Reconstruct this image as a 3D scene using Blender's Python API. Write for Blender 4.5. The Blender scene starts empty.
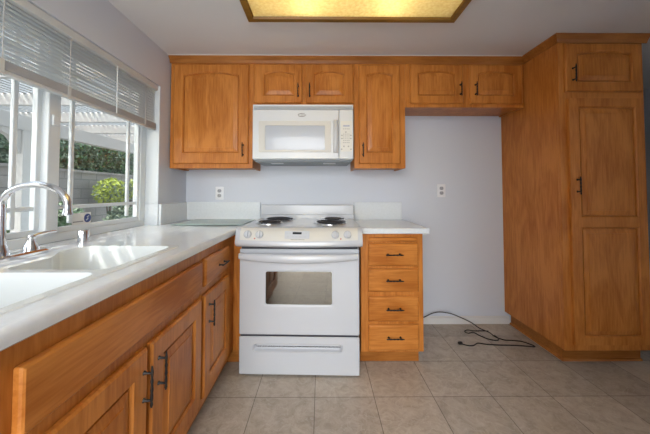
import bpy, bmesh, math, random
from mathutils import Vector, Matrix
random.seed(7)
scene = bpy.context.scene
COL = scene.collection

# ------------------------------------------------------------------ camera
cam_d = bpy.data.cameras.new('camera')
cam = bpy.data.objects.new('camera', cam_d)
COL.objects.link(cam)
cam.location = (0, 0, 1.156)
cam.rotation_euler = (math.pi/2 + 0.0313, 0, -0.0065)
cam_d.sensor_fit = 'HORIZONTAL'
cam_d.sensor_width = 36.0
cam_d.lens = 288.6/650*36
cam_d.shift_x = (325 - 322.6)/650
cam_d.shift_y = (183.2 - 217)/650
cam_d.clip_start = 0.02
scene.camera = cam

# ------------------------------------------------------------------ light + exposure
scene.view_settings.view_transform = 'Standard'
scene.view_settings.look = 'None'
scene.view_settings.gamma = 1.0
scene.view_settings.use_curve_mapping = False
scene.view_settings.exposure = 0.44
scene.cycles.use_denoising = True
scene.cycles.max_bounces = 10
scene.cycles.transparent_max_bounces = 16
scene.cycles.caustics_reflective = False
scene.cycles.caustics_refractive = False

world = bpy.data.worlds.new('sky'); scene.world = world
world.use_nodes = True
wn = world.node_tree.nodes; wl = world.node_tree.links
bg = wn['Background']
SKY = wn.new('ShaderNodeTexSky'); SKY.sky_type = 'NISHITA'; SKY.sun_disc = False
SKY.sun_elevation = math.radians(48); SKY.sun_rotation = math.radians(200); SKY.air_density = 1.2; SKY.dust_density = 3.0
mixw = wn.new('ShaderNodeMixRGB'); mixw.inputs[0].default_value = 0.75
mixw.inputs[2].default_value = (0.93, 0.97, 1.0, 1)
wl.new(SKY.outputs[0], mixw.inputs[1]); wl.new(mixw.outputs[0], bg.inputs['Color'])
bg.inputs['Strength'].default_value = 1.5

def light(name, kind, loc, rot, energy, color=(1, 1, 1), size=1, size_y=None):
    d = bpy.data.lights.new(name, kind); o = bpy.data.objects.new(name, d); COL.objects.link(o)
    o.location = loc; o.rotation_euler = rot; d.energy = energy; d.color = color
    if kind == 'AREA':
        d.shape = 'RECTANGLE'; d.size = size; d.size_y = size_y or size
    if kind == 'SUN': d.angle = size
    return o
# afternoon sun over the garden, coming in over the block wall
light('sun', 'SUN', (-6, 4, 8), (math.radians(33), 0, math.radians(-60)), 3.6, (1, .95, .86), math.radians(.6))
# added area fill behind the camera, standing in for unseen daylight
light('rear_daylight_fill', 'AREA', (-0.45, -2.9, 1.25), (math.radians(90), 0, 0), 50, (.90, .95, 1.0), 1.5, 1.9)
# unseen overhead fill, added behind the camera to brighten the room
light('overhead_fill', 'AREA', (-.4, -1.7, 2.19), (0, 0, 0), 45, (.96, .98, 1.0), 1.2, 1.2)
# ------------------------------------------------------------------ materials
def newmat(name):
    m = bpy.data.materials.new(name); m.use_nodes = True
    return m, m.node_tree.nodes, m.node_tree.links, m.node_tree.nodes['Principled BSDF']
def plain(name, col, rough=.5, metal=0, coat=0, spec=.5, noise=0, nscale=40, bump=0):
    m, n, l, b = newmat(name)
    b.inputs['Base Color'].default_value = (*col, 1); b.inputs['Roughness'].default_value = rough
    b.inputs['Metallic'].default_value = metal; b.inputs['Coat Weight'].default_value = coat
    b.inputs['Specular IOR Level'].default_value = spec
    if noise or bump:
        tc = n.new('ShaderNodeTexCoord'); tx = n.new('ShaderNodeTexNoise')
        tx.inputs['Scale'].default_value = nscale; tx.inputs['Detail'].default_value = 6
        l.new(tc.outputs['Object'], tx.inputs['Vector'])
        if noise:
            r = n.new('ShaderNodeMapRange'); r.inputs[3].default_value = 1-noise; r.inputs[4].default_value = 1+noise
            l.new(tx.outputs['Fac'], r.inputs[0])
            mx = n.new('ShaderNodeMixRGB'); mx.blend_type = 'MULTIPLY'; mx.inputs[0].default_value = 1
            mx.inputs[1].default_value = (*col, 1); l.new(r.outputs[0], mx.inputs[2]); l.new(mx.outputs[0], b.inputs['Base Color'])
        if bump:
            bp = n.new('ShaderNodeBump'); bp.inputs['Strength'].default_value = bump; bp.inputs['Distance'].default_value = .004
            l.new(tx.outputs['Fac'], bp.inputs['Height']); l.new(bp.outputs[0], b.inputs['Normal'])
    return m
def wood(name, dark, light_, axis='z', rough=.33):
    m, n, l, b = newmat(name)
    tc = n.new('ShaderNodeTexCoord'); oi = n.new('ShaderNodeObjectInfo')
    add = n.new('ShaderNodeVectorMath'); add.operation = 'ADD'
    sc = n.new('ShaderNodeVectorMath'); sc.operation = 'SCALE'; sc.inputs['Scale'].default_value = 7.0
    cmb = n.new('ShaderNodeCombineXYZ')
    for k in range(3): l.new(oi.outputs['Random'], cmb.inputs[k])
    l.new(cmb.outputs[0], sc.inputs[0]); l.new(tc.outputs['Object'], add.inputs[0]); l.new(sc.outputs[0], add.inputs[1])
    def noise(scl, ns, det, dist):
        mp = n.new('ShaderNodeMapping'); mp.inputs['Scale'].default_value = scl
        l.new(add.outputs[0], mp.inputs['Vector'])
        t = n.new('ShaderNodeTexNoise'); t.inputs['Scale'].default_value = ns; t.inputs['Detail'].default_value = det
        t.inputs['Distortion'].default_value = dist; l.new(mp.outputs[0], t.inputs['Vector']); return t
    s = {'x': (.08, 1, 1), 'y': (1, .08, 1), 'z': (1, 1, .08)}[axis]
    g = {'x': (.3, 1, 1), 'y': (1, .3, 1), 'z': (1, 1, .3)}[axis]
    fine = noise(s, 90, 5, .4); broad = noise(g, 7, 4, 1.2)
    mxf = n.new('ShaderNodeMath'); mxf.operation = 'MULTIPLY_ADD'; mxf.inputs[1].default_value = .4
    sc2 = n.new('ShaderNodeMath'); sc2.operation = 'MULTIPLY'; sc2.inputs[1].default_value = .6
    l.new(broad.outputs['Fac'], sc2.inputs[0]); l.new(fine.outputs['Fac'], mxf.inputs[0]); l.new(sc2.outputs[0], mxf.inputs[2])
    r = n.new('ShaderNodeValToRGB'); r.color_ramp.elements[0].position = .37; r.color_ramp.elements[0].color = (*dark, 1)
    r.color_ramp.elements[1].position = .60; r.color_ramp.elements[1].color = (*light_, 1)
    l.new(mxf.outputs[0], r.inputs[0]); l.new(r.outputs[0], b.inputs['Base Color'])
    b.inputs['Roughness'].default_value = rough; b.inputs['Coat Weight'].default_value = .04; b.inputs['Coat Roughness'].default_value = .2; b.inputs['Specular IOR Level'].default_value = .24
    return m
WD, WL = (.40, .122, .017), (.60, .228, .048)
wood_v = wood('honey_maple', WD, WL, 'z')
wood_h = wood('honey_maple_across', WD, WL, 'x')
wood_d = wood('honey_maple_depth', WD, WL, 'y')
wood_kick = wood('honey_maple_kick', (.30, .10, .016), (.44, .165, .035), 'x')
paint = plain('lilac_grey_paint', (.66, .695, .765), .6, bump=.04, nscale=180)
ceil_m = plain('ceiling_paint', (.74, .745, .755), .8, bump=.08, nscale=120)
white_trim = plain('white_trim_paint', (.74, .73, .71), .4)
quartz = plain('white_quartz', (.76, .80, .83), .13, noise=.08, nscale=60)
sinkm = plain('sink_enamel', (.74, .77, .76), .12)
enamel = plain('white_enamel', (.55, .57, .605), .22, coat=.2)
mw_white = plain('microwave_white', (.69, .715, .735), .3)
cream = plain('cream_plastic', (.62, .61, .57), .35)
dark_gap = plain('dark_gap', (.03, .03, .04), .6)
black_iron = plain('black_iron', (.014, .012, .012), .42, metal=.4)
coil_m = plain('burner_coil', (.03, .027, .03), .5)
chrome = plain('chrome', (.82, .82, .84), .08, metal=1)
pan_m = plain('chrome_drip_pan', (.55, .55, .57), .2, metal=1)
grey_metal = plain('grey_underside', (.20, .225, .24), .4)
vent_grey = plain('grille_grey', (.46, .48, .50), .45)
outlet_m = plain('outlet_white', (.84, .85, .88), .4)
slot_m = plain('outlet_slot', (.22, .23, .26), .5)
mark_m = plain('printed_grey', (.20, .20, .21), .5)
disp_m = plain('display_black', (.012, .014, .016), .15)
indicator = plain('indicator_red', (.5, .1, .06), .4)
liner_m = plain('oven_enamel', (.06, .06, .06), .5)
cord_m = plain('black_cord', (.02, .014, .012), .5)
vinyl = plain('window_vinyl', (.72, .76, .78), .35)
blind_m = plain('blind_slat', (.72, .79, .84), .45)
blind_rail = plain('blind_headrail', (.64, .66, .66), .45)
stack_m = plain('blind_stack', (.50, .51, .525), .5)
patio_m = plain('patio_white_paint', (.50, .50, .485), .6)
concrete = plain('patio_concrete', (.33, .32, .30), .8, noise=.15, nscale=5)
frame_gold = wood('light_box_oak', (.20, .095, .012), (.29, .15, .026), 'x')
shaded_wall = plain('hall_shade_tone', (.10, .115, .13), .6)  # dark tone puts the unlit hall's shade into the wall colour
dusk_m = plain('rug_grey', (.24, .25, .27), .9, noise=.5, nscale=55)
rug_edge = plain('rug_black', (.02, .02, .022), .9)
sticker_w = plain('sticker_white', (.72, .72, .70), .5)
sticker_b = plain('sticker_blue', (.035, .06, .22), .4)
leaf_dark = plain('ivy_leaf', (.075, .115, .07), .6, noise=.6, nscale=3)
leaf_mid = plain('ivy_leaf_pale', (.21, .27, .18), .6, noise=.5, nscale=3)
leaf_lime = plain('lime_leaf', (.40, .48, .07), .5, noise=.3, nscale=6)
leaf_green = plain('shrub_leaf', (.08, .17, .065), .55, noise=.4, nscale=6)
petal = plain('yellow_petal', (.85, .62, .03), .5)
stem_m = plain('stem', (.10, .07, .04), .8)

def glass_mat(name, tint, gloss, rough=.02, refl=(1, 1, 1)):
    m, n, l, b = newmat(name); n.remove(b)
    out = [x for x in n if x.type == 'OUTPUT_MATERIAL'][0]
    t = n.new('ShaderNodeBsdfTransparent'); t.inputs[0].default_value = (*tint, 1)
    g = n.new('ShaderNodeBsdfGlossy'); g.inputs['Roughness'].default_value = rough; g.inputs[0].default_value = (*refl, 1)
    f = n.new('ShaderNodeLayerWeight'); f.inputs[0].default_value = .5
    pw = n.new('ShaderNodeMath'); pw.operation = 'POWER'; pw.inputs[1].default_value = 5
    ad = n.new('ShaderNodeMath'); ad.operation = 'MULTIPLY_ADD'; ad.inputs[1].default_value = .9; ad.inputs[2].default_value = gloss; ad.use_clamp = True
    l.new(f.outputs['Facing'], pw.inputs[0]); l.new(pw.outputs[0], ad.inputs[0])
    mx = n.new('ShaderNodeMixShader'); l.new(ad.outputs[0], mx.inputs[0]); l.new(t.outputs[0], mx.inputs[1]); l.new(g.outputs[0], mx.inputs[2])
    l.new(mx.outputs[0], out.inputs[0]); return m
pane_m = glass_mat('window_glass', (.96, .98, .98), .02)
oven_glass = glass_mat('oven_door_glass', (.20, .18, .15), .15, .03, (1, .92, .78))
board_m = plain('frosted_green_glass', (.33, .44, .42), .3, coat=.1)
mw_glass = plain('microwave_window', (.42, .45, .50), .16, coat=.15)

def floor_mat():
    m, n, l, b = newmat('slate_floor_tile')
    tc = n.new('ShaderNodeTexCoord'); mp = n.new('ShaderNodeMapping')
    mp.inputs['Location'].default_value = (.033 + .335*6, -1.665 + .343*16, 0)
    l.new(tc.outputs['Object'], mp.inputs['Vector'])
    bk = n.new('ShaderNodeTexBrick'); bk.offset = 0; bk.squash = 1
    bk.inputs['Scale'].default_value = 1; bk.inputs['Mortar Size'].default_value = .0022; bk.inputs['Mortar Smooth'].default_value = .3
    bk.inputs['Brick Width'].default_value = .335; bk.inputs['Row Height'].default_value = .343; bk.inputs['Bias'].default_value = 0
    bk.inputs['Color1'].default_value = (.86, .86, .86, 1); bk.inputs['Color2'].default_value = (1.08, 1.08, 1.08, 1)
    bk.inputs['Mortar'].default_value = (.34, .33, .32, 1); l.new(mp.outputs[0], bk.inputs['Vector'])
    n1 = n.new('ShaderNodeTexNoise'); n1.inputs['Scale'].default_value = 13; n1.inputs['Detail'].default_value = 10; n1.inputs['Roughness'].default_value = .74; n1.inputs['Distortion'].default_value = .9
    l.new(tc.outputs['Object'], n1.inputs['Vector'])
    r = n.new('ShaderNodeValToRGB'); e = r.color_ramp.elements
    e[0].position = .30; e[0].color = (.33, .275, .22, 1); e[1].position = .72; e[1].color = (.57, .52, .455, 1)
    x = e.new(.5); x.color = (.46, .40, .33, 1)
    l.new(n1.outputs['Fac'], r.inputs[0])
    n2 = n.new('ShaderNodeTexNoise'); n2.inputs['Scale'].default_value = 4.5; n2.inputs['Detail'].default_value = 7; n2.inputs['Distortion'].default_value = 3.0
    l.new(tc.outputs['Object'], n2.inputs['Vector'])
    v = n.new('ShaderNodeValToRGB'); ve = v.color_ramp.elements
    ve[0].position = .47; ve[0].color = (0, 0, 0, 1); ve[1].position = .515; ve[1].color = (0, 0, 0, 1); vm = ve.new(.493); vm.color = (1, 1, 1, 1)
    l.new(n2.outputs['Fac'], v.inputs[0])
    mv = n.new('ShaderNodeMixRGB'); mv.inputs[2].default_value = (.60, .56, .50, 1)
    vs = n.new('ShaderNodeMath'); vs.operation = 'MULTIPLY'; vs.inputs[1].default_value = .45
    l.new(v.outputs[0], vs.inputs[0]); l.new(vs.outputs[0], mv.inputs[0]); l.new(r.outputs[0], mv.inputs[1])
    mx = n.new('ShaderNodeMixRGB'); mx.blend_type = 'MULTIPLY'; mx.inputs[0].default_value = 1
    l.new(mv.outputs[0], mx.inputs[1]); l.new(bk.outputs['Color'], mx.inputs[2]); l.new(mx.outputs[0], b.inputs['Base Color'])
    b.inputs['Roughness'].default_value = .42
    bp = n.new('ShaderNodeBump'); bp.inputs['Strength'].default_value = .35; bp.inputs['Distance'].default_value = .004
    l.new(n1.outputs['Fac'], bp.inputs['Height']); l.new(bp.outputs[0], b.inputs['Normal'])
    return m
def block_mat():
    m, n, l, b = newmat('garden_block')
    tc = n.new('ShaderNodeTexCoord'); sp = n.new('ShaderNodeSeparateXYZ'); cb = n.new('ShaderNodeCombineXYZ')
    l.new(tc.outputs['Object'], sp.inputs[0]); l.new(sp.outputs['Y'], cb.inputs[0]); l.new(sp.outputs['Z'], cb.inputs[1])
    bk = n.new('ShaderNodeTexBrick'); bk.inputs['Scale'].default_value = 1
    bk.inputs['Brick Width'].default_value = .42; bk.inputs['Row Height'].default_value = .205; bk.inputs['Mortar Size'].default_value = .009
    bk.inputs['Color1'].default_value = (.25, .235, .22, 1); bk.inputs['Color2'].default_value = (.31, .285, .265, 1); bk.inputs['Mortar'].default_value = (.17, .16, .155, 1)
    l.new(cb.outputs[0], bk.inputs['Vector']); l.new(bk.outputs['Color'], b.inputs['Base Color']); b.inputs['Roughness'].default_value = .9
    return m
def diffuser_mat():
    m, n, l, b = newmat('light_box_diffuser'); n.remove(b)
    out = [x for x in n if x.type == 'OUTPUT_MATERIAL'][0]
    tc = n.new('ShaderNodeTexCoord'); t = n.new('ShaderNodeTexNoise'); t.inputs['Scale'].default_value = 60; t.inputs['Detail'].default_value = 4
    l.new(tc.outputs['Object'], t.inputs['Vector'])
    r = n.new('ShaderNodeValToRGB'); r.color_ramp.elements[0].color = (.74, .62, .34, 1); r.color_ramp.elements[1].color = (.86, .77, .52, 1)
    r.color_ramp.elements[0].position = .35; r.color_ramp.elements[1].position = .65
    l.new(t.outputs['Fac'], r.inputs[0])
    tr = n.new('ShaderNodeBsdfTranslucent'); df = n.new('ShaderNodeBsdfDiffuse'); mx = n.new('ShaderNodeMixShader'); mx.inputs[0].default_value = .3
    l.new(r.outputs[0], tr.inputs[0]); l.new(r.outputs[0], df.inputs[0]); l.new(tr.outputs[0], mx.inputs[1]); l.new(df.outputs[0], mx.inputs[2]); l.new(mx.outputs[0], out.inputs[0])
    return m
def emit(name, col, s):
    m, n, l, b = newmat(name); b.inputs['Emission Color'].default_value = (*col, 1); b.inputs['Emission Strength'].default_value = s
    b.inputs['Base Color'].default_value = (*col, 1); return m

# ------------------------------------------------------------------ mesh helpers
class MB:
    def __init__(s): s.v = []; s.f = []
    def add(s, vs, fs):
        o = len(s.v); s.v += [tuple(p) for p in vs]; s.f += [tuple(i+o for i in f) for f in fs]; return s
    def box(s, x0, x1, y0, y1, z0, z1):
        return s.add([(x0,y0,z0),(x1,y0,z0),(x1,y1,z0),(x0,y1,z0),(x0,y0,z1),(x1,y0,z1),(x1,y1,z1),(x0,y1,z1)],
                     [(0,3,2,1),(4,5,6,7),(0,1,5,4),(1,2,6,5),(2,3,7,6),(3,0,4,7)])
    def loft(s, loops, cap0=True, cap1=True, closed=True):
        n = len(loops[0]); vs = [p for lp in loops for p in lp]; fs = []
        for i in range(len(loops)-1):
            for j in range(n if closed else n-1):
                a = i*n+j; b = i*n+(j+1) % n
                fs.append((a, b, b+n, a+n))
        if cap0: fs.append(tuple(reversed(range(n))))
        if cap1: fs.append(tuple(range((len(loops)-1)*n, len(loops)*n)))
        return s.add(vs, fs)
    def tube(s, pts, r, n=10):
        pts = [Vector(p) for p in pts]; rs = r if isinstance(r, (list, tuple)) else [r]*len(pts)
        loops = []; up = None
        for i, p in enumerate(pts):
            t = (pts[min(i+1, len(pts)-1)] - pts[max(i-1, 0)]).normalized()
            if up is None:
                up = Vector((0, 0, 1)) if abs(t.z) < .9 else Vector((1, 0, 0))
            a = (up - t*up.dot(t)).normalized(); b = t.cross(a); up = a
            loops.append([p + (a*math.cos(k*2*math.pi/n) + b*math.sin(k*2*math.pi/n))*rs[i] for k in range(n)])
        return s.loft(loops)
    def lathe(s, prof, c=(0, 0, 0), axis='z', n=24):
        loops = []
        for r, h in prof:
            lp = []
            for k in range(n):
                a = k*2*math.pi/n; u, v = r*math.cos(a), r*math.sin(a)
                d = (u, v, h) if axis == 'z' else (u, h, v) if axis == 'y' else (h, u, v)
                lp.append((c[0]+d[0], c[1]+d[1], c[2]+d[2]))
            loops.append(lp)
        return s.loft(loops)
    def build(s, name, mat, parent=None, bevel=0, smooth=True, sharp=40, origin=None, local=False, segs=2):
        me = bpy.data.meshes.new(name)
        o0 = Vector((0, 0, 0))
        if parent is not None and not local: o0 = Vector(parent['_o'])
        if origin is not None: o0 = Vector(origin)
        me.from_pydata([Vector(p)-o0 for p in s.v], [], s.f)
        bm = bmesh.new(); bm.from_mesh(me); bmesh.ops.recalc_face_normals(bm, faces=bm.faces); bm.to_mesh(me); bm.free()
        me.materials.append(mat)
        if smooth:
            me.polygons.foreach_set('use_smooth', [True]*len(me.polygons)); me.set_sharp_from_angle(angle=math.radians(sharp))
        o = bpy.data.objects.new(name, me); COL.objects.link(o)
        if parent is not None:
            o.parent = parent; o['_o'] = (0.0, 0.0, 0.0) if local else tuple(parent['_o'])
        else:
            o.location = o0; o['_o'] = tuple(o0)
        if bevel:
            b = o.modifiers.new('bevel', 'BEVEL'); b.width = bevel; b.segments = segs; b.limit_method = 'ANGLE'; b.angle_limit = math.radians(40)
        return o
def thing(name, label, cat, loc, rz=0, group=None):
    o = bpy.data.objects.new(name, None); COL.objects.link(o); o.location = loc; o.rotation_euler = (0, 0, rz)
    o.empty_display_size = .05
    o['label'] = label; o['category'] = cat; o['_o'] = tuple(float(c) for c in loc)
    if group: o['group'] = group
    return o
def tag(o, label, cat, group=None):
    o['label'] = label; o['category'] = cat
    if group: o['group'] = group
    return o
def struct(o, label=None):
    o['kind'] = 'structure'
    if label: o['label'] = label
    return o
def rrect(x0, x1, z0, z1, r, y, n=6):
    pts = []
    for cx, cz, a0 in ((x1-r, z0+r, -90), (x1-r, z1-r, 0), (x0+r, z1-r, 90), (x0+r, z0+r, 180)):
        for k in range(n+1):
            a = math.radians(a0 + 90*k/n); pts.append((cx+r*math.cos(a), y, cz+r*math.sin(a)))
    return pts
def rpoly(pts, rad, z, n=6):
    out = []; N = len(pts)
    for i in range(N):
        p = Vector(pts[i]); a = (Vector(pts[i-1])-p); b = (Vector(pts[(i+1) % N])-p)
        r = rad[i] if isinstance(rad, (list, tuple)) else rad
        ang = a.angle(b); d = min(r/math.tan(ang/2), a.length*.48, b.length*.48); r2 = d*math.tan(ang/2)
        a.normalize(); b.normalize()
        A, B = p+a*d, p+b*d
        for k in range(n+1):
            t = k/n; q = A*(1-t)**2 + p*2*t*(1-t) + B*t*t
            out.append((q.x, q.y, z))
    return out
def fill(loops, z_down=None):
    """flat fill of an outline with holes; returns an MB"""
    bm = bmesh.new(); es = []
    for lp in loops:
        vs = [bm.verts.new(p) for p in lp]
        es += [bm.edges.new((vs[i], vs[(i+1) % len(vs)])) for i in range(len(vs))]
    bmesh.ops.triangle_fill(bm, use_beauty=True, use_dissolve=False, edges=es, normal=(0, 0, 1))
    bm.verts.index_update(); m = MB(); m.add([v.co[:] for v in bm.verts], [[v.index for v in f.verts] for f in bm.faces]); bm.free()
    return m

# ------------------------------------------------------------------ room shell
D, XL, ZC = 2.571, -1.195, 2.231
YB, XR = -3.0, 3.4
H_ = 2.9
struct(MB().box(XL-.2, XR+.1, YB-.1, 4.6, -.08, 0).build('floor', floor_mat(), smooth=False))
LX0, LX1, LY0, LY1 = -.42, .80, .52, 1.72       # opening of the ceiling light box
struct(MB().box(XL-.16, LX0, YB-.1, 4.6, ZC, ZC+.12).box(LX1, XR+.1, YB-.1, 4.6, ZC, ZC+.12)
       .box(LX0, LX1, YB-.1, LY0, ZC, ZC+.12).box(LX0, LX1, LY1, 4.6, ZC, ZC+.12).build('ceiling', ceil_m, smooth=False))
WY0, WY1, WZ0, WZ1 = .62, 2.135, .872, 1.945    # kitchen window opening
struct(MB().box(XL-.16, XL, YB, WY0, 0, ZC).box(XL-.16, XL, WY1, D+.12, 0, ZC)
       .box(XL-.16, XL, WY0, WY1, 0, WZ0).box(XL-.16, XL, WY0, WY1, WZ1, ZC).build('wall_left', paint, smooth=False))
struct(MB().box(XL, 2.42, D, D+.12, 0, ZC).build('wall_back', paint, smooth=False))
struct(MB().box(XR, XR+.1, YB, 4.6, 0, ZC).build('wall_right', paint, smooth=False))
struct(MB().box(2.30, 2.42, D+.12, 4.5, 0, ZC).box(2.30, XR, 4.5, 4.6, 0, ZC).build('wall_hall', shaded_wall, smooth=False))
struct(MB().box(.46, 2.42, -.34, -.22, 0, ZC).build('shade_partition', paint, smooth=False))  # unseen partition added to block light and keep the pantry side dim
struct(MB().box(XL-.16, -1.3, YB-.1, YB, 0, ZC).box(1.3, XR, YB-.1, YB, 0, ZC).box(-1.3, 1.3, YB-.1, YB, 2.15, ZC).build('wall_rear', paint, smooth=False))
struct(MB().box(.69, 1.66, D-.014, D, 0, .058).box(.69, 1.66, D-.010, D, .058, .068).build('baseboard_back', white_trim, bevel=.003))
# crown along the upper cabinets, round the tall pantry
def crown(path, name):
    prof = [(0, 2.178), (.006, 2.178), (.010, 2.188), (.016, 2.200), (.028, 2.214), (.034, 2.222), (.034, 2.2305), (0, 2.2305)]
    loops = []
    for i, (x, y, nx, ny) in enumerate(path):
        loops.append([(x+nx*d, y+ny*d, z) for d, z in prof])
    return struct(MB().loft(loops).build(name, wood_kick, sharp=12))
crown([(XL+.003, 2.267, 0, -1), (1.622, 2.267, -1, -1), (1.622, 1.937, -1, -1), (2.235, 1.937, 0, -1)], 'trim_1')
struct(MB().box(XL+.001, 1.60, 2.228, 2.234, ZC-.0035, ZC).build('trim_2', white_trim, smooth=False))

# ------------------------------------------------------------------ window + outside
win = bpy.data.objects.new('window_1', None); COL.objects.link(win); win.location = (-1.32, 1.375, .914); win['_o'] = (-1.32, 1.375, .914); win['kind'] = 'structure'
FX0, FX1 = -1.345, -1.29
zb, zt, ya, yb = .914, 1.944, .625, 2.13
MB().box(FX0, FX1, ya, yb, zb, zb+.042).box(FX0, FX1, ya, yb, zt-.05, zt).box(FX0, FX1, ya, ya+.055, zb+.042, zt-.05).box(FX0, FX1, yb-.055, yb, zb+.042, zt-.05).build('frame', vinyl, win, bevel=.004)
MB().box(FX1+.0005, XL+.0015, ya, yb, .876, .914).build('sill', quartz, win, smooth=False)
MB().box(FX1, XL-.001, yb+.0005, yb+.0045, 1.07, zt).box(FX1, XL-.001, ya-.0045, ya-.0005, zb, zt).build('jamb_liner', vinyl, win, bevel=.001)
MB().box(FX1+.0005, XL+.002, yb-.0045, yb+.0005, .9142, 1.069).build('sill_tile', quartz, win, bevel=.001)
MB().box(FX0+.008, FX1+.012, 1.355, 1.418, zb+.041, zt-.05).box(FX1+.012, FX1+.022, 1.368, 1.405, 1.475, 1.525).build('meeting_stile', vinyl, win, bevel=.004)
def sash(y0, y1, x0, x1):
    w = .026
    MB().box(x0, x1, y0, y1, zb+.042, zb+.042+w).box(x0, x1, y0, y1, zt-.05-w, zt-.05).box(x0, x1, y0, y0+w, zb+.042+w, zt-.05-w).box(x0, x1, y1-w, y1, zb+.042+w, zt-.05-w).build('sash', vinyl, win, bevel=.003)
    xm = (x0+x1)/2
    m = MB()
    for yy in (y0+.115, y1-.115): m.box(xm-.008, xm+.008, yy-.01, yy+.01, zb+.082, zt-.08)
    for zz in (1.08, zt-.165): m.box(xm-.0075, xm+.0075, y0+w, y1-w, zz-.01, zz+.01)
    m.build('muntin', vinyl, win, bevel=.003)
    MB().box(xm-.002, xm+.002, y0+w*.6, y1-w*.6, zb+.07, zt-.07).build('pane', pane_m, win, smooth=False)
sash(1.405, 2.078, -1.325, -1.298); sash(.675, 1.36, -1.337, -1.311)

st = thing('window_sticker', 'small white sticker with a blue round emblem on the lower window pane', 'sticker', (-1.308, 1.60, .985))
MB().box(-1.3085, -1.3078, 1.531, 1.655, .982, 1.044).build('paper', sticker_w, st, smooth=False)
MB().lathe([(.024, 0), (.024, .0012)], (-1.3078, 1.632, 1.012), 'x', 28).build('emblem', sticker_b, st)
m = MB()
m.tube([(-1.3062, 1.640, 1.024), (-1.3062, 1.626, 1.019), (-1.3062, 1.635, 1.011), (-1.3062, 1.622, 1.001)], .0026, 6)
m.build('emblem_mark', sticker_w, st)
m = MB()
for k in range(8): m.box(-1.3078, -1.3072, 1.537+k*.0085, 1.5435+k*.0085, .994, 1.000)
m.build('printed_line', mark_m, st, smooth=False)

# blind
bl = thing('window_blind', 'half-raised grey mini blind hanging at the top of the kitchen window', 'blind', (-1.225, 1.375, 1.944))
by0, by1 = .64, 2.118
MB().box(-1.245, -1.203, by0, by1, 1.905, 1.943).build('headrail', blind_rail, bl, bevel=.003)
m = MB(); z = 1.895; tilt = math.radians(56)
while z > 1.662:
    c, s_ = math.cos(tilt)*.0125, math.sin(tilt)*.0125
    pr = [(-1.226-c, z+s_), (-1.226-c*.3, z+s_*.3+.0018), (-1.226+c*.3, z-s_*.3+.0018), (-1.226+c, z-s_)]
    lo = [[(x, y, zz) for x, zz in pr] + [(x+.0005, y, zz-.0008) for x, zz in reversed(pr)] for y in (by0+.004, by1-.004)]
    m.loft(lo); z -= .0178
m.build('slats', blind_m, bl)
m = MB()
for k in range(11): m.box(-1.2395, -1.2115, by0+.004, by1-.004, 1.627+k*.0032, 1.6296+k*.0032)
m.build('stacked_slats', stack_m, bl, smooth=False)
MB().box(-1.2385, -1.2125, by0+.003, by1-.003, 1.610, 1.626).build('bottom_rail', blind_rail, bl, bevel=.003)
for yy in (1.09, 1.385, 1.985, .75):
    q = MB()
    for xx in (-1.2395, -1.2105): q.box(xx-.0008, xx+.0008, yy-.002, yy+.002, 1.66, 1.906)
    q.box(-1.2112, -1.2098, yy-.009, yy+.009, 1.607, 1.665)
    q.build('ladder_cord', blind_rail, bl, smooth=False)
MB().tube([(-1.2, 1.69, 1.90), (-1.2, 1.692, 1.62)], .003, 8).build('tilt_wand', vinyl, bl)

# outside
struct(MB().box(-9, XL-.16, -3, 14, -.2, -.1).build('ground', concrete, smooth=False))
struct(MB().box(-5.45, -5.2, -2, 13, -.1, 1.58).box(-5.48, -5.17, -2, 13, 1.58, 1.63).build('block_wall', block_mat(), smooth=False), 'grey block garden wall beyond the patio')
def leaves(name, mats, parent, n, sampler, size, origin=None):
    vs, fs = [], []
    for i in range(n):
        c = Vector(sampler()); a = Vector((random.gauss(0, 1), random.gauss(0, 1), random.gauss(0, 1))).normalized()
        b = a.cross(Vector((random.gauss(0, 1), random.gauss(0, 1), random.gauss(0, 1)))).normalized(); s = size*random.uniform(.6, 1.3)
        k = len(vs); t = a.cross(b)*s*.25
        vs += [c-a*s, c-b*s*.5+t, c+a*s, c+b*s*.5+t]; fs += [(k, k+1, k+2), (k, k+2, k+3)]
    m = MB(); m.v = vs; m.f = fs
    me = bpy.data.meshes.new(name); o0 = Vector(parent['_o']) if parent else Vector(origin)
    me.from_pydata([Vector(p)-o0 for p in vs], [], fs)
    for q in mats: me.materials.append(q)
    for p in me.polygons: p.material_index = (p.index//2) % len(mats) if len(mats) > 1 else 0
    o = bpy.data.objects.new(name, me); COL.objects.link(o)
    if parent: o.parent = parent
    else: o.location = o0
    return o
hg = thing('ivy_hedge', 'dense dark green ivy hedge growing above the grey block wall', 'hedge', (-5.6, 5.5, -.1))
m = MB()
prof = []
for i in range(60):
    y = .5 + i*.2; hh = 2.30 + .05*math.sin(i*1.7) + .04*math.sin(i*.6)
    prof.append([(-5.5, y, -.1), (-5.47, y, 1.5), (-5.42, y, hh-.1), (-5.55, y, hh), (-5.9, y, hh), (-6.0, y, -.1)])
m.loft(prof).build('foliage_mass', leaf_dark, hg)
def hs():
    if random.random() < .75: return (-5.43+random.uniform(-.04, .08), random.uniform(2.5, 11), random.uniform(1.62, 2.33))
    return (random.uniform(-5.8, -5.38), random.uniform(2.5, 11), 2.30+random.gauss(0, .05))
leaves('foliage', [leaf_dark, leaf_mid, leaf_dark, leaf_green], hg, 9000, hs, .05)

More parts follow.
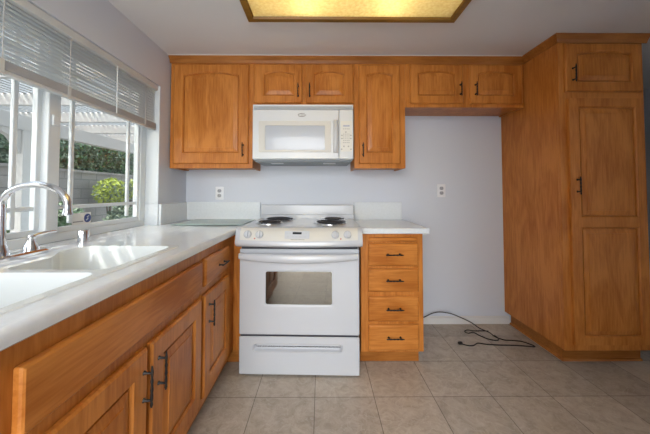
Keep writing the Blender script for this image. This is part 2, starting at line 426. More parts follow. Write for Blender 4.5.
# patio cover
pc = thing('patio_cover', 'white lattice patio cover on posts outside the kitchen window', 'patio cover', (-4.0, 3.89, -.1))
MB().box(-4.06, -3.94, -1, 9.2, 1.98, 2.18).build('beam', patio_m, pc, bevel=.006)
MB().box(XL-.22, XL-.16, -1, 9.2, 2.12, 2.30).build('ledger', patio_m, pc, bevel=.004)
for i in range(13):
    y = -.7 + .82*i
    MB().box(-4.7, XL-.17, y-.022, y+.022, 2.18, 2.32).build('rafter', patio_m, pc, bevel=.003)
m = MB(); x = -4.65
while x < XL-.25:
    m.box(x-.019, x+.019, -1, 9.3, 2.32, 2.342); x += .078
m.build('lattice', patio_m, pc, smooth=False)
for y in (3.89, .4, 7.6):
    p = MB().box(-4.07, -3.93, y-.07, y+.07, -.1, 1.98).build('post', patio_m, pc, bevel=.006)
    q = MB()
    for sg in (-1, 1):
        pr = [(.07, 1.98), (.32, 1.98), (.30, 1.92), (.20, 1.88), (.13, 1.79), (.10, 1.69), (.07, 1.66)]
        q.loft([[(xx, y+sg*a, b) for a, b in pr] for xx in (-4.04, -3.96)])
    q.build('bracket', patio_m, p)
# garden shrubs in front of the wall
def shrub(name, label, cat, c, r, mats, n, size, group=None, h0=-.1):
    t = thing(name, label, cat, (c[0], c[1], h0), 0, group)
    q = MB()
    for k in range(7):
        a = k*.9; q.tube([(c[0], c[1], h0), (c[0]+.3*r[0]*math.cos(a), c[1]+.3*r[1]*math.sin(a), c[2]-.4*r[2]), (c[0]+.6*r[0]*math.cos(a), c[1]+.6*r[1]*math.sin(a), c[2]+.2*r[2])], .012, 6)
    q.build('stem', stem_m, t)
    def sm():
        while True:
            p = Vector([random.uniform(-1, 1) for _ in range(3)])
            if .3 < p.length < 1: break
        return (c[0]+p.x*r[0], c[1]+p.y*r[1], c[2]+p.z*r[2])
    leaves('foliage', mats, t, n, sm, size); return t
shrub('lime_shrub', 'larger lime green shrub standing against the block wall', 'shrub', (-4.8, 6.65, 1.16), (.28, .44, .32), [leaf_lime, leaf_lime, leaf_mid], 1300, .045)
shrub('lime_shrub', 'smaller lime green shrub right of the larger one, by the far window edge', 'shrub', (-4.85, 7.5, 1.22), (.25, .30, .26), [leaf_lime, leaf_mid], 600, .045)
shrub('grey_green_shrub', 'low grey-green shrub at the foot of the larger lime one', 'shrub', (-4.05, 5.95, .42), (.28, .45, .48), [leaf_mid, leaf_dark], 1500, .05)
shrub('green_shrub', 'mid green shrub seen low behind the faucet spout', 'shrub', (-4.3, 4.85, .55), (.35, .36, .45), [leaf_green, leaf_mid], 1100, .055)
shrub('flower_bush', 'green bush with yellow flowers at the far left of the window', 'flower bush', (-4.55, 4.06, .62), (.35, .32, .42), [petal, leaf_green, leaf_green], 800, .05)
shrub('leafy_plant', 'slim green plant beside the white patio post', 'plant', (-4.95, 5.0, .72), (.17, .20, .55), [leaf_green, leaf_dark], 700, .05)

# ------------------------------------------------------------------ cabinets
def arch_loop(x0, x1, z0, z1, rise, ins, y, n=16):
    a, b, lo, hi = x0+ins, x1-ins, z0+ins, z1-ins
    pts = [(a, y, lo), (b, y, lo)]
    for k in range(n+1):
        t = 1-2*k/n; pts.append(((a+b)/2+t*(b-a)/2, y, hi-rise*t*t))
    return pts
def rect_loop(x0, x1, z0, z1, y, ins=0, n=16):
    a, b, lo, hi = x0+ins, x1-ins, z0+ins, z1-ins
    return [(a, y, lo), (b, y, lo)] + [(b+(a-b)*k/n, y, hi) for k in range(n+1)]
def swap(lp, to):       # from the local x/z front (facing -Y) to a face looking +X
    return [to(p) for p in lp]
def handle_mesh(c, L, axis, out, r=.0044):
    """twig-like bow pull centred at c, running along axis, standing off along out"""
    ax, ou = Vector(axis), Vector(out); c = Vector(c); q = MB()
    pts, rs = [], []
    for k in range(15):
        t = -1+2*k/14; pts.append(c + ax*(t*L/2) + ou*.026); rs.append(r*(1+.22*math.sin(k*2.3)))
    rs[0] = r*.6; rs[-1] = r*.6
    q.tube(pts, rs, 8)
    for s in (-.33, .33):
        q.tube([c+ax*(s*L), c+ax*(s*L)+ou*.006, c+ax*(s*L)+ou*.026], [r*1.7, r*1.0, r*.9], 8)
    return q
def panel_door(parent, x0, x1, z0, z1, yf, panels, name='door', handle=None, to=None, mat=None, hmat=None):
    """framed raised-panel door. front face at yf, facing -Y; `to` maps local points to another facing"""
    to = to or (lambda p: p); mat = mat or wood_v
    b = yf+.019
    q = MB()
    W = .0
    # stiles and rails: full slab edge, then an opening per panel
    if len(panels) == 1:
        px0, px1, pz0, pz1, rise = panels[0]
        L = [rect_loop(x0, x1, z0, z1, b), rect_loop(x0, x1, z0, z1, yf+.007), rect_loop(x0, x1, z0, z1, yf, .007),
             arch_loop(px0, px1, pz0, pz1, rise, 0, yf), arch_loop(px0, px1, pz0, pz1, rise, .004, yf+.005), arch_loop(px0, px1, pz0, pz1, rise, .0075, yf+.007), arch_loop(px0, px1, pz0, pz1, rise, .009, yf+.0155)]
        q.loft([swap(l, to) for l in L], True, False)
    else:
        pan = sorted(panels, key=lambda p: p[2]); cuts = [z0] + [(pan[i][3]+pan[i+1][2])/2 for i in range(len(pan)-1)] + [z1]
        for (px0, px1, pz0, pz1, rise), c0, c1 in zip(pan, cuts[:-1], cuts[1:]):
            L = [rect_loop(x0, x1, c0, c1, b), rect_loop(x0, x1, c0, c1, yf), arch_loop(px0, px1, pz0, pz1, rise, 0, yf), arch_loop(px0, px1, pz0, pz1, rise, .004, yf+.005), arch_loop(px0, px1, pz0, pz1, rise, .0075, yf+.007), arch_loop(px0, px1, pz0, pz1, rise, .009, yf+.0155)]
            q.loft([swap(l, to) for l in L], True, False)
    d = q.build(name, mat, parent, sharp=8)
    for px0, px1, pz0, pz1, rise in panels:
        f = .030 if min(px1-px0, pz1-pz0) > .2 else .024
        L = [arch_loop(px0, px1, pz0, pz1, rise, .0085, yf+.0155), arch_loop(px0, px1, pz0, pz1, rise, .0135, yf+.0155), arch_loop(px0, px1, pz0, pz1, rise, .0145, yf+.0085), arch_loop(px0, px1, pz0, pz1, rise, .014+f, yf+.0030), arch_loop(px0, px1, pz0, pz1, rise, .0145+f, yf+.0005)]
        MB().loft([swap(l, to) for l in L], False, True).build('raised_panel', mat, d, sharp=5)
    if handle:
        hx, hz, Ln, ax = handle
        c = to((hx, yf, hz)); a = Vector(to((1, 0, 0)))-Vector(to((0, 0, 0))) if ax == 'x' else Vector((0, 0, 1))
        o = Vector(to((0, -1, 0)))-Vector(to((0, 0, 0)))
        handle_mesh(c, Ln, a, o).build('handle', black_iron, d)
    return d
def slab_front(parent, x0, x1, z0, z1, yf, name='drawer', handle=None, to=None, mat=None, edge=.012):
    to = to or (lambda p: p)
    L = [rrect(x0, x1, z0, z1, .003, yf+.019, 2), rrect(x0, x1, z0, z1, .003, yf+.008, 2), rrect(x0+edge*.4, x1-edge*.4, z0+edge*.4, z1-edge*.4, .003, yf+.003, 2), rrect(x0+edge, x1-edge, z0+edge, z1-edge, .003, yf, 2)]
    d = MB().loft([swap(l, to) for l in L]).build(name, mat or wood_h, parent, sharp=8)
    if handle:
        hx, hz, Ln = handle
        a = Vector(to((1, 0, 0)))-Vector(to((0, 0, 0))); o = Vector(to((0, -1, 0)))-Vector(to((0, 0, 0)))
        handle_mesh(to((hx, yf, hz)), Ln, a, o).build('handle', black_iron, d)
    return d
YF = 2.267      # upper face frames
YD = 2.247
def upper(label, x0, x1, z0, doors):
    t = thing('wall_cabinet', label, 'cabinet', ((x0+x1)/2, YF, z0), 0, 'upper cabinets along the back wall')
    # carcass with a recessed underside behind the face frame
    q = MB().box(x0, x1, YF, YF+.02, z0, 2.182).box(x0, x1, YF+.02, D-.003, z0+.012, 2.182).box(x0, x0+.016, YF+.02, D-.003, z0, z0+.012).box(x1-.016, x1, YF+.02, D-.003, z0, z0+.012)
    q.build('body', wood_v, t, bevel=.0015)
    for d in doors: panel_door(t, *d[0], YD, [d[1]], handle=d[2])
    return t
g = .001
upper('tall honey wood wall cabinet in the left corner, left of the microwave', -1.186, -.536, 1.344,
      [((-1.154, -.566, 1.378, 2.164), (-1.082, -.640, 1.462, 2.106, .028), (-.607, 1.486, .115, 'z'))])
upper('short two-door honey wood wall cabinet directly above the white microwave', -.535, .264, 1.826,
      [((-.522, -.146, 1.857, 2.166), (-.450, -.205, 1.912, 2.115, .022), (-.178, 1.952, .115, 'z')),
       ((-.120, .262-.004, 1.857, 2.166), (-.055, .188, 1.912, 2.115, .022), (-.088, 1.952, .115, 'z'))])
upper('narrow tall one-door honey wood wall cabinet right of the microwave', .265, .669, 1.344,
      [((.300, .626, 1.378, 2.164), (.357, .570, 1.462, 2.106, .022), (.331, 1.486, .115, 'z'))])
upper('wide two-door honey wood wall cabinet over the empty fridge space', .670, 1.619, 1.829,
      [((.706, 1.128, 1.855, 2.168), (.765, 1.070, 1.915, 2.118, .022), (1.102, 1.967, .112, 'z')),
       ((1.180, 1.598, 1.855, 2.168), (1.240, 1.535, 1.915, 2.118, .022), (1.222, 1.967, .112, 'z'))])

# pantry
pt = thing('pantry_cabinet', 'floor-to-ceiling honey wood pantry cabinet at the right end of the back wall', 'cabinet', (1.91, 1.937, 0))
MB().box(1.622, 2.205, 1.957, D-.003, .105, 2.182).box(1.6215, 2.2055, 1.937, 1.957, .1045, 2.182).build('body', wood_v, pt, bevel=.002)
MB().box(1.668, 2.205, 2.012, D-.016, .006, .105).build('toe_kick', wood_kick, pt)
MB().loft([[(1.668-a*s0, 2.012-a*s1, z) for a, z in ((0, 0), (.014, 0), (.013, .008), (.008, .014), (0, .016))] if k < 2 else
           [(x, y-a, z) for x, y in ((2.205, 2.012),) for a, z in ((0, 0), (.014, 0), (.013, .008), (.008, .014), (0, .016))]
           for k, (s0, s1) in enumerate(((1, 1), (1, 1), (0, 0)))][1:]).loft([[(1.668-a, y, z) for a, z in ((0, 0), (.014, 0), (.013, .008), (.008, .014), (0, .016))] for y in (1.998, D-.016)]).build('shoe_moulding', wood_kick, pt)
panel_door(pt, 1.660, 2.180, 1.838, 2.168, 1.917, [(1.738, 2.115, 1.90, 2.118, .018)], handle=(1.706, 1.955, .12, 'z'))
panel_door(pt, 1.672, 2.180, .150, 1.790, 1.917, [(1.738, 2.125, .990, 1.735, 0), (1.738, 2.125, .20, .925, 0)], handle=(1.716, 1.20, .12, 'z'))

# right base cabinet
bc = thing('drawer_cabinet', 'narrow four-drawer honey wood base cabinet right of the range', 'cabinet', (.48, 1.961, 0))
MB().box(.270, .690, 1.961, D-.003, .09, .8755).build('body', wood_v, bc, bevel=.0015)
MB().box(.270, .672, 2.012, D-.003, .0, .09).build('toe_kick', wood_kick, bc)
for z0, z1 in ((.662, .812), (.490, .643), (.295, .460), (.105, .275)):
    slab_front(bc, .318, .656, z0, z1, 1.941, handle=(.49, (z0+z1)/2+.003, .118))
MB().box(.325, .648, 1.938, 2.30, .826, .852).build('cutting_board_pullout', wood_h, bc, bevel=.006)

# left base run (faces +X)
XF, XDf = -.585, -.565
def left(p): return (XDf - (p[1]), p[0], p[2])     # local x -> Y, local y (depth) -> -X from door front
def ldoor(t, y0, y1, z0, z1, pan, handle): return panel_door(t, y0, y1, z0, z1, 0, [pan], handle=handle, to=left)
cb = thing('corner_base_cabinet', 'honey wood base cabinet with one drawer and one door, in the left corner', 'cabinet', (-.585, 1.6, 0))
MB().box(-1.19, XF, 1.4165, 2.55, .105, .8755).box(XF, -.531, 1.955, 2.55, .105, .8755).build('body', wood_v, cb, bevel=.0015)
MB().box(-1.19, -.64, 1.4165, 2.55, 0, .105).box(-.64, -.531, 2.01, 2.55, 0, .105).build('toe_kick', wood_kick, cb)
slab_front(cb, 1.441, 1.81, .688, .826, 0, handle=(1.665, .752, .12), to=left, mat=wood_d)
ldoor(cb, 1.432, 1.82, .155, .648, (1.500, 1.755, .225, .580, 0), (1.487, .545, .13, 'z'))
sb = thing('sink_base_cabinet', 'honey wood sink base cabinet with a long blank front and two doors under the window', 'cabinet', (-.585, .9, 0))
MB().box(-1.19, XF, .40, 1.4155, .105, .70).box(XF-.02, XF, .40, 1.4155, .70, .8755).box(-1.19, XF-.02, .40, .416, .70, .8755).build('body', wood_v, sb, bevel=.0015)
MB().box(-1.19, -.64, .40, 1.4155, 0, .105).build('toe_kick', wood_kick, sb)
slab_front(sb, .563, 1.402, .688, .822, 0, name='false_front', to=left, mat=wood_d, edge=.006)
ldoor(sb, .990, 1.398, .155, .648, (1.060, 1.330, .225, .580, 0), (1.030, .535, .13, 'z'))
ldoor(sb, .560, .968, .155, .648, (.630, .898, .225, .580, 0), (.945, .535, .13, 'z'))

# ------------------------------------------------------------------ countertops, sink
A_ = [(-.660, .905), (-.660, 1.30), (-1.045, 1.30), (-1.045, 1.17), (-.985, 1.07), (-.985, .905)]
B_ = [(-.660, .47), (-.660, .872), (-.985, .872), (-.985, .47)]
O_ = [(-.628, .44), (-.628, 1.332), (-1.078, 1.332), (-1.078, 1.155), (-1.015, 1.045), (-1.015, .44)]
HO = [(-.634, .446), (-.634, 1.326), (-1.072, 1.326), (-1.072, 1.157), (-1.009, 1.05), (-1.009, .446)]
ct = thing('countertop', 'white stone countertop with the sink set in it, along the window', 'countertop', (-.88, 1.4, .876))
EX = -.572
outer = [(EX, .385), (EX, 1.936), (-.531, 1.936), (-.531, D-.002), (XL+.002, D-.002), (XL+.002, .385)]
hole = rpoly(HO, [.05, .06, .09, .06, .06, .05], 0)
top = fill([[(x, y, .914) for x, y in outer], [(x, y, .914) for x, y, _ in hole]])
bot = fill([[(x, y, .876) for x, y in outer], [(x, y, .876) for x, y, _ in hole]])
q = MB(); q.add(top.v, top.f); q.add(bot.v, bot.f)
q.loft([[(x, y, z) for x, y in outer] for z in (.876, .914)], False, False)
q.loft([[(x, y, z) for x, y, _ in hole] for z in (.876, .914)], False, False)
nose = [(EX, .876), (EX+.010, .8765), (EX+.0155, .881), (EX+.017, .893), (EX+.0165, .903), (EX+.012, .911), (EX+.005, .9137), (EX, .914)]
q.loft([[(x, y, z) for x, z in nose] for y in (.385, 1.936)])
q.build('slab', quartz, ct)
MB().box(XL+.002, -.534, D-.021, D-.002, .9142, 1.069).box(XL+.001, XL+.02, WY1+.001, D-.021, .9142, 1.069).build('backsplash', quartz, ct, bevel=.002)
cr = thing('countertop', 'short white stone countertop over the four-drawer cabinet', 'countertop', (.5, 2.2, .876))
MB().box(.272, .732, 1.936, D-.002, .876, .914).build('slab', quartz, cr, bevel=.008, segs=4)
MB().box(.295, .716, D-.021, D-.002, .9142, 1.069).build('backsplash', quartz, cr, bevel=.002)

sk = thing('kitchen_sink', 'white double-bowl sink set into the counter under the window', 'sink', (-.85, .9, .72))
zr = .9172
oa = rpoly(O_, [.05, .06, .09, .06, .06, .05], .9142); ob = [(-.84+(x+.84)*.982, .886+(y-.886)*.99, zr) for x, y, z in oa]
la, lb = rpoly(A_, [.04, .05, .08, .06, .06, .04], zr-.002), rpoly(B_, .045, zr-.002)
rim = fill([ob, [(x, y, zr) for x, y, _ in la], [(x, y, zr) for x, y, _ in lb]])
q = MB(); q.add(rim.v, rim.f); q.loft([oa, ob], False, False)
q.build('rim', sinkm, sk)
def bowl(lp):
    cx = sum(p[0] for p in lp)/len(lp); cy = sum(p[1] for p in lp)/len(lp)
    def sc(k, z): return [(cx+(x-cx)*k, cy+(y-cy)*k, z) for x, y, _ in lp]
    b = MB().loft([sc(1, zr), sc(.985, zr-.006), sc(.965, zr-.02), sc(.93, .765), sc(.90, .742), sc(.82, .730), sc(.3, .726)], False, True).build('basin', sinkm, sk)
    MB().lathe([(.045, .7265), (.043, .730), (.034, .729), (.030, .724)], (cx, cy, 0)).build('drain', chrome, b)
bowl(la); bowl(lb)

fc = thing('faucet', 'chrome gooseneck faucet with a side lever behind the sink', 'faucet', (-1.13, 1.07, .9142))
z0 = .9144
L = [[(x, y, z) for x, y, _ in rpoly([(-1.165+i, .93+i), (-1.098-i, .93+i), (-1.098-i, 1.205-i), (-1.165+i, 1.205-i)], .028, 0)] for i, z in ((0, z0), (0, z0+.010), (.006, z0+.016))]
MB().loft(L).build('deck_plate', chrome, fc)
sp = [(-1.135, 1.035, z0+.012), (-1.135, 1.035, 1.09)]
for k in range(0, 15):
    a = math.pi - math.pi*k/14*1.02
    sp.append((-1.0135+.1215*math.cos(a), 1.035-.010*k/14, 1.108+.076*math.sin(a)))
MB().tube(sp, [.017, .0125]+[.0115]*15, 14).lathe([(.026, z0+.014), (.024, z0+.03), (.017, z0+.05), (.013, z0+.065)], (-1.135, 1.035, 0)).build('spout', chrome, fc)
MB().lathe([(.0115, 1.110), (.0125, 1.102), (.0135, 1.088), (.016, 1.082), (.016, 1.076), (.010, 1.075)], (-.892, 1.025, 0)).build('nozzle', chrome, fc)
for yy, sg in ((1.14, 1),):
    MB().lathe([(.026, z0+.014), (.024, z0+.028), (.015, z0+.046), (.0125, z0+.062), (.014, z0+.068), (.008, z0+.074)], (-1.13, yy, 0)).tube([(-1.13, yy, z0+.066), (-1.125, yy+.02*sg, z0+.076), (-1.115, yy+.06*sg, z0+.080), (-1.112, yy+.085*sg, z0+.079)], [.009, .0075, .006, .005], 10).build('lever', chrome, fc)
ag = thing('air_gap', 'short chrome air gap cap standing on the counter by the window', 'air gap', (-1.16, 1.425, .9142))
MB().lathe([(.0235, .9144), (.0235, .969), (.0225, .9705), (.001, .9705)], (-1.16, 1.425, 0)).build('cap', chrome, ag)
MB().lathe([(.0255, .9143), (.0255, .9175)], (-1.16, 1.425, 0)).build('flange', chrome, ag)

tag(MB().box(-1.075, -.566, 2.085, 2.505, .9185, .9235).build('cutting_board', board_m, bevel=.002, origin=(-.82, 2.295, .9145)), 'pale green glass cutting board lying on the counter left of the range', 'cutting board')
cbd = bpy.data.objects['cutting_board']
for x in (-1.04, -.60):
    for y in (2.12, 2.47): MB().lathe([(.008, .9145), (.008, .9185)], (x, y, 0), n=12).build('rubber_foot', outlet_m, cbd)

# ------------------------------------------------------------------ range (local frame: front plane y=0)
rg = thing('kitchen_range', 'white electric coil range with an oven window, between the counters', 'range', (-.1365, 1.842, 0), math.radians(-1.8))
rg['_o'] = (0.0, 0.0, 0.0)
def rb(mb, name, mat, parent=rg, **k): return mb.build(name, mat, parent, local=True, **k)
rb(MB().box(-.379, -.352, .035, .695, .02, .90).box(.352, .379, .035, .695, .02, .90).box(-.352, .352, .035, .695, .02, .27).box(-.352, .352, .035, .695, .79, .90).box(-.352, .352, .60, .695, .27, .79), 'body', enamel, bevel=.002)
rb(MB().box(-.352, -.346, .05, .60, .27, .79).box(.346, .352, .05, .60, .27, .79).box(-.346, .346, .594, .60, .27, .79).box(-.346, .346, .05, .594, .27, .276).box(-.346, .346, .05, .594, .784, .79), 'oven_liner', liner_m, smooth=False)
for zz in (.40, .53):
    q = MB()
    for k in range(15): q.tube([(-.33+k*.047, .07, zz), (-.33+k*.047, .58, zz)], .0022, 6)
    for yy in (.07, .32, .58): q.tube([(-.345, yy, zz), (.345, yy, zz)], .003, 6)
    rb(q, 'oven_rack', chrome)
for x in (-.33, .33):
    for y in (.08, .64): rb(MB().lathe([(.018, 0), (.018, .02)], (x, y, 0), n=12), 'foot', dark_gap)
# storage drawer
fr = lambda i, y: rrect(-.379+i, .379-i, .012+i, .247-i, .008, y)
gr = lambda i, y: rrect(-.288+i, .272-i, .153+i, .203-i, .018, y)
q = MB().loft([fr(0, .034), fr(0, .004), fr(.004, 0), gr(-.004, 0), gr(-.001, -.003), gr(.003, .001), gr(.010, .020)], True, True)
rb(q, 'drawer', enamel, sharp=9)
rb(MB().box(-.372, .372, .006, .034, .247, .259), 'gap_strip', dark_gap, smooth=False)
# oven door
fr2 = lambda i, y: rrect(-.379+i, .379-i, .259+i, .795-i, .008, y)
wn2 = lambda i, y: rrect(-.213+i, .208-i, .446+i, .654-i, .012, y)
od = rb(MB().loft([fr2(0, .034), fr2(0, .004), fr2(.004, 0), wn2(-.008, 0), wn2(-.004, .0015), wn2(0, .0015), wn2(0, .034), fr2(0, .034)], False, False), 'oven_door', enamel, sharp=9)
rb(MB().loft([wn2(-.0005, .010), wn2(-.0005, .014)]), 'window', oven_glass, od)
loops = []
for k in range(25):
    t = -1+2*k/24; w = 1-t*t
    cz = .757-.010*w; cy = -.038-.026*w; hh = .018+.010*w; dd = .011+.004*w
    loops.append([(t*.372, cy+dd*math.cos(a*math.pi/6), cz+hh*math.sin(a*math.pi/6)) for a in range(12)])
q = MB().loft(loops)
for s in (-1, 1): q.box(s*.362-.012, s*.362+.012, -.040, .002, .742, .772)
rb(q, 'handle', enamel, od)
rb(MB().box(-.37, .37, .012, .036, .794, .806).box(-.36, .36, .004, .013, .797, .804), 'vent_slot', dark_gap, smooth=False)
# curved control console
def console(x):
    t = x/.397; w = 1-t*t
    return w
loops1, loops2 = [], []
for k in range(25):
    x = -.397+.794*k/24; w = console(x); b = .022*w
    top_ = (.012, .9325); mid = (-.026-b*.6, .905); low = (-.040-b, .856-.006*w)
    lip = [(-.044-b, .848-.008*w), (-.043-b, .836-.010*w), (-.034-b*.8, .824-.010*w), (-.010, .812-.004*w), (.035, .810), (.035, .9325)]
    loops1.append([(x, y, z) for y, z in [top_, (-.012-b*.35, .921), mid, low]+lip])
rb(MB().loft(loops1), 'control_console', enamel)
loops = []
for k in range(25):
    x = -.368+.736*k/24; w = console(x); b = .022*w
    pr = [(-.004-b*.15, .9285), (-.012-b*.35, .921), (-.026-b*.6, .905), (-.0385-b*.98, .859-.006*w)]
    loops.append([(x, y-.0012, z+.0012) for y, z in pr] + [(x, y+.003, z) for y, z in reversed(pr)])
fa = rb(MB().loft(loops), 'control_fascia', cream)
def cpt(x, z, off):     # point on the sloping console front
    w = console(x); b = .022*w; f = (.905-z)/(.905-.856+.006*w)
    y = -.026-b*.6 + f*(-.014-b*.4); n = Vector((0, -.93, .36)); p = Vector((x, y, z)) + n*off; return p
nn = Vector((0, -.93, .36))
for x in (-.318, -.243, .228, .303):
    loops = []
    zz = .892
    for r, d in ((.024, .001), (.0235, .010), (.020, .014)):
        u, v = Vector((1, 0, 0)), nn.cross(Vector((1, 0, 0)))
        loops.append([cpt(x, zz, d) + u*r*math.cos(a*math.pi/12) + v*r*math.sin(a*math.pi/12) for a in range(24)])
    kb = rb(MB().loft(loops), 'control_knob', enamel, fa)
    q = MB(); u, v = Vector((1, 0, 0)), nn.cross(Vector((1, 0, 0))).normalized()
    q.loft([[cpt(x, zz, d)+u*a+v*b for a, b in ((-.0055, -.019), (.0055, -.019), (.0055, .019), (-.0055, .019))] for d in (.012, .026)])
    rb(q, 'grip', enamel, kb, bevel=.002)
for x in (-.272, .262):
    q = MB(); p = cpt(x, .868, .002); q.lathe([(.0045, -.001), (.0045, .0015)], p, 'y', 10); rb(q, 'indicator_light', indicator, fa)
def plate(x0, x1, z0, z1, d0, d1, name, mat, parent):
    q = MB(); n = 6
    L = []
    for d in (d0, d1):
        L.append([cpt(x0+(x1-x0)*k/n, z0, d) for k in range(n+1)] + [cpt(x1+(x0-x1)*k/n, z1, d) for k in range(n+1)])
    return rb(q.loft(L), name, mat, parent)
pl = plate(-.085, .068, .869, .913, .0022, .0045, 'display_panel', enamel, fa)
plate(-.036, .020, .894, .907, .005, .0058, 'display', disp_m, pl)
for x in (-.070, -.052, .030, .046):
    plate(x-.006, x+.006, .898, .902, .005, .0054, 'button', vent_grey, pl)
for x in (-.066, -.034, -.012, .012, .042):
    plate(x-.006, x+.006, .877, .882, .005, .0054, 'button', vent_grey, pl)
for k in range(10): plate(-.046+k*.0085, -.040+k*.0085, .8625, .8655, .0022, .0026, 'printed_mark', mark_m, fa)
# cooktop, burners, backguard
rb(MB().box(-.396, .396, .010, .640, .9165, .9335), 'cooktop', enamel, bevel=.005)
def burner(x, y, r):
    pan = rb(MB().lathe([(r+.014, .9335), (r+.014, .9375), (r+.006, .938), (r*.9, .9345), (r*.3, .934)], (x, y, 0), n=40), 'drip_pan', pan_m)
    q = MB(); pts = []; turns = 3 if r < .09 else 4; N = int(turns*22)
    for k in range(N+1):
        t = k/N; a = t*turns*2*math.pi; rr = r*.2+(r-.2*r)*t; pts.append((x+rr*math.cos(a), y+rr*math.sin(a), .946))
    q.tube(pts, .0048, 8)
    for a in (0, 2.1, 4.2): q.tube([(x, y, .9405), (x+r*math.cos(a), y+r*math.sin(a), .9405)], .003, 6)
    rb(q, 'coil', coil_m, pan)
burner(-.242, .245, .082); burner(-.212, .485, .105); burner(.198, .245, .105); burner(.224, .495, .080)
rb(MB().box(-.400, .400, .645, .690, .917, 1.047).box(-.402, .402, .632, .645, .917, .967), 'backguard', enamel, bevel=.005)

# ------------------------------------------------------------------ microwave
mw = thing('microwave', 'white over-range microwave mounted under the short wall cabinet', 'microwave', (-.135, 2.17, 1.39))
X0, X1, Y0 = -.515, .247, 2.1675
MB().box(X0, X1, Y0+.035, D-.004, 1.402, 1.822).build('body', mw_white, mw, bevel=.003)
MB().box(X0+.012, X1-.012, Y0+.03, D-.02, 1.388, 1.402).build('underside', grey_metal, mw, bevel=.004)
for x in (-.40, .02): MB().box(x, x+.10, 2.30, 2.36, 1.3865, 1.3882).build('lamp_lens', outlet_m, mw)
q = MB()
MB().box(X0, X1, Y0+.004, Y0+.035, 1.783, 1.822).build('vent_grille', mw_white, mw, bevel=.004)
gv = [c for c in mw.children if c.name.startswith('vent_grille')][0]
for k in range(4): q.box(X0+.01, X1-.01, Y0-.0005, Y0+.006, 1.786+k*.0055, 1.7892+k*.0055)
q.build('louvre', vent_grey, gv, smooth=False)
XS = .138
def mr(x0, x1, z0, z1, r, i, y): return rrect(x0+i, x1-i, z0+i, z1-i, r, y)
dr = MB().loft([mr(X0, XS-.0015, 1.406, 1.781, .006, 0, Y0+.035), mr(X0, XS-.0015, 1.406, 1.781, .006, 0, Y0+.005), mr(X0, XS-.0015, 1.406, 1.781, .006, .005, Y0)]).build('door', mw_white, mw, sharp=9)
MB().loft([mr(-.468, .078, 1.457, 1.695, .012, 0, Y0), mr(-.468, .078, 1.457, 1.695, .012, .002, Y0-.003), mr(-.420, .032, 1.474, 1.660, .006, -.002, Y0-.003), mr(-.420, .032, 1.474, 1.660, .006, .002, Y0-.0005)], False, False).build('window_frame', cream, dr, sharp=9)
MB().loft([mr(-.421, .033, 1.473, 1.661, .006, 0, Y0-.0004), mr(-.421, .033, 1.473, 1.661, .006, 0, Y0-.001)]).build('window', mw_glass, dr)
q = MB(); loops = []
for k in range(17):
    t = -1+2*k/16; w = 1-t**4
    loops.append([(.112+dx, Y0-.004-.026*w+dy, 1.577+t*.125) for dx, dy in ((-.017, .004), (-.015, -.004), (-.006, -.009), (.006, -.009), (.015, -.004), (.017, .004))])
MB().loft(loops).build('handle', plain('handle_grey', (.60, .61, .62), .35), dr)
pa = MB().loft([mr(XS+.0015, X1, 1.406, 1.781, .006, 0, Y0+.035), mr(XS+.0015, X1, 1.406, 1.781, .006, 0, Y0+.005), mr(XS+.0015, X1, 1.406, 1.781, .006, .005, Y0)]).build('control_panel', mw_white, mw, sharp=9)
kp = MB().loft([mr(.151, .236, 1.463, 1.694, .008, 0, Y0), mr(.151, .236, 1.463, 1.694, .008, 0, Y0-.001)]).build('keypad', plain('keypad_cream', (.74, .735, .69), .4), pa)
MB().box(.170, .218, Y0-.002, Y0-.0009, 1.652, 1.664).build('display', plain('display_lilac', (.42, .45, .56), .3), pa, smooth=False)
key_m = plain('key_grey', (.42, .42, .41), .5)
for r_, zz in enumerate((1.632, 1.592, 1.578, 1.562, 1.545, 1.528)):
    for c in range(4): MB().box(.168+c*.0135, .177+c*.0135, Y0-.0018, Y0-.0009, zz, zz+.0055).build('key', key_m, pa, smooth=False)
for xx, zz in ((.190, 1.610), (.160, 1.585), (.227, 1.585), (.160, 1.562), (.227, 1.562), (.175, 1.502), (.209, 1.502), (.158, 1.480), (.228, 1.480)):
    MB().lathe([(.006, -.0018), (.006, -.0009)], (xx, Y0, zz), 'y', 10).build('key', key_m, pa)
q = MB()     # oval swoosh emblem over the window
for a0, a1, rr in ((35, 190, .026), (190, 335, .026)):
    q.tube([(-.142+1.15*rr*math.cos(math.radians(a0+(a1-a0)*k/12)), Y0-.001, 1.740+.42*rr*math.sin(math.radians(a0+(a1-a0)*k/12))) for k in range(13)], [.0008+.0022*math.sin(math.pi*k/12) for k in range(13)], 6)
for k in range(5): q.box(-.150+k*.0085, -.145+k*.0085, Y0-.0012, Y0, 1.7375, 1.7425)
q.build('emblem', mark_m, dr)

# ------------------------------------------------------------------ outlets
def outlet(x, z, label):
    t = thing('wall_outlet', label, 'outlet', (x, D, z), 0, 'white double wall outlets')
    p = MB().loft([mr(x-.036, x+.036, z-.058, z+.058, .006, 0, D-.001), mr(x-.036, x+.036, z-.058, z+.058, .006, 0, D-.004), mr(x-.036, x+.036, z-.058, z+.058, .006, .003, D-.006)]).build('cover_plate', outlet_m, t)
    for dz in (-.021, .021):
        s_ = MB().loft([mr(x-.017, x+.017, z+dz-.015, z+dz+.015, .012, 0, D-.006), mr(x-.017, x+.017, z+dz-.015, z+dz+.015, .012, 0, D-.008)]).build('socket', plain('socket_grey', (.40, .41, .44), .4), t)
        MB().box(x-.009, x-.006, D-.0088, D-.0078, z+dz-.003, z+dz+.008).box(x+.006, x+.009, D-.0088, D-.0078, z+dz-.003, z+dz+.008).lathe([(.0035, -.0088), (.0035, -.0078)], (x, D, z+dz-.008), 'y', 8).build('slot', slot_m, s_)
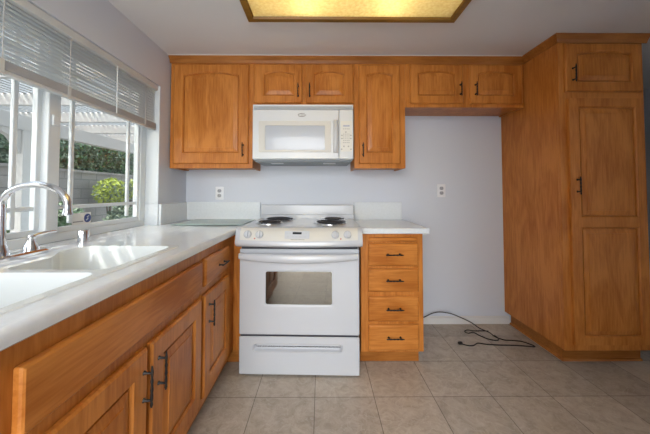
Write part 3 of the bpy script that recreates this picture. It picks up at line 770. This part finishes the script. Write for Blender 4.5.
outlet(-.898, 1.147, 'white wall outlet above the left counter, left of the range')
outlet(1.076, 1.170, 'white wall outlet on the bare wall of the empty fridge space')

# ------------------------------------------------------------------ power cord
cpts = [(.70, 2.535, .055), (.80, 2.53, .060), (.884, 2.525, .073), (.96, 2.52, .110), (1.03, 2.515, .124), (1.12, 2.51, .112), (1.20, 2.505, .082), (1.29, 2.50, .040), (1.34, 2.46, .010), (1.385, 2.40, .005),
        (1.39, 2.33, .005), (1.43, 2.28, .005), (1.49, 2.27, .005), (1.55, 2.255, .005), (1.59, 2.21, .005), (1.60, 2.185, .005), (1.585, 2.178, .005), (1.52, 2.19, .005), (1.44, 2.20, .005), (1.352, 2.204, .005), (1.26, 2.215, .005), (1.20, 2.232, .005), (1.15, 2.20, .005), (1.11, 2.198, .005), (1.072, 2.22, .005)]
def smooth_path(p, n=6):
    out = []
    P = [Vector(a) for a in p]
    for i in range(len(P)-1):
        a, b, c, d = P[max(i-1, 0)], P[i], P[i+1], P[min(i+2, len(P)-1)]
        for k in range(n):
            t = k/n; out.append(.5*((2*b)+(c-a)*t+(2*a-5*b+4*c-d)*t*t+(3*b-a-3*c+d)*t**3))
    return out+[P[-1]]
cd = thing('power_cord', 'loose black power cord lying on the floor of the fridge space', 'cord', (1.3, 2.3, 0))
MB().tube(smooth_path(cpts), .0042, 8).build('cable', cord_m, cd)
lp = [(1.385, 2.41, .011), (1.33, 2.425, .006), (1.27, 2.425, .006), (1.225, 2.44, .006), (1.19, 2.415, .006), (1.205, 2.385, .006), (1.25, 2.395, .008), (1.275, 2.35, .006), (1.31, 2.295, .006), (1.36, 2.27, .006), (1.395, 2.29, .006), (1.39, 2.335, .012)]
MB().tube(smooth_path(lp), .0042, 8).build('coil_loop', cord_m, cd)
MB().lathe([(.008, -.016), (.011, -.010), (.011, .010), (.006, .016)], (1.060, 2.222, .0112), 'x', 12).build('plug', cord_m, cd)

# doormat by the hall opening
rm = thing('door_mat', 'grey mat with a black border on the floor right of the pantry', 'mat', (2.56, 1.86, 0), math.radians(-22)); rm['_o'] = (0., 0., 0.)
MB().box(-.24, .24, -.34, .34, 0, .007).build('mat_border', rug_edge, rm, local=True, bevel=.002)
MB().box(-.215, .215, -.315, .315, .0071, .010).build('mat_field', dusk_m, rm, local=True, bevel=.002)

# ------------------------------------------------------------------ ceiling light box
cl = thing('ceiling_light', 'large square ceiling light box with a wooden frame and glowing cream diffuser', 'ceiling light', (.19, 1.12, ZC))
fo = [(-.445, .495), (.825, .495), (.825, 1.745), (-.445, 1.745)]
def fl(i, z): return [(-.445+i, .495+i, z), (.825-i, .495+i, z), (.825-i, 1.745-i, z), (-.445+i, 1.745-i, z)]
MB().loft([fl(0, ZC-.0005), fl(0, ZC-.026), fl(.004, ZC-.032), fl(.036, ZC-.032), fl(.042, ZC-.020), fl(.042, ZC-.0005)], False, False).build('frame', frame_gold, cl, smooth=False)
MB().box(-.405, .785, .535, 1.705, ZC-.020, ZC-.014).build('diffuser', diffuser_mat(), cl, smooth=False)
q = MB().box(LX0+.004, LX1-.004, LY0+.004, LY1-.004, ZC+.20, ZC+.21)
for a in ((LX0+.001, LX0+.008, LY0+.002, LY1-.002), (LX1-.008, LX1-.001, LY0+.002, LY1-.002), (LX0+.008, LX1-.008, LY0+.002, LY0+.008), (LX0+.008, LX1-.008, LY1-.008, LY1-.002)): q.box(*a, ZC, ZC+.21)
q.build('housing', plain('housing_white', (.8, .8, .78), .7), cl, smooth=False)
tube_m = emit('lamp_tube', (1.0, .95, .86), 15)
for x in (-.09, .40):
    MB().tube([(x, LY0+.03, ZC+.085), (x, LY1-.03, ZC+.085)], .016, 12).build('lamp_tube', tube_m, cl)

for o in list(bpy.data.objects):
    if '_o' in o: del o['_o']
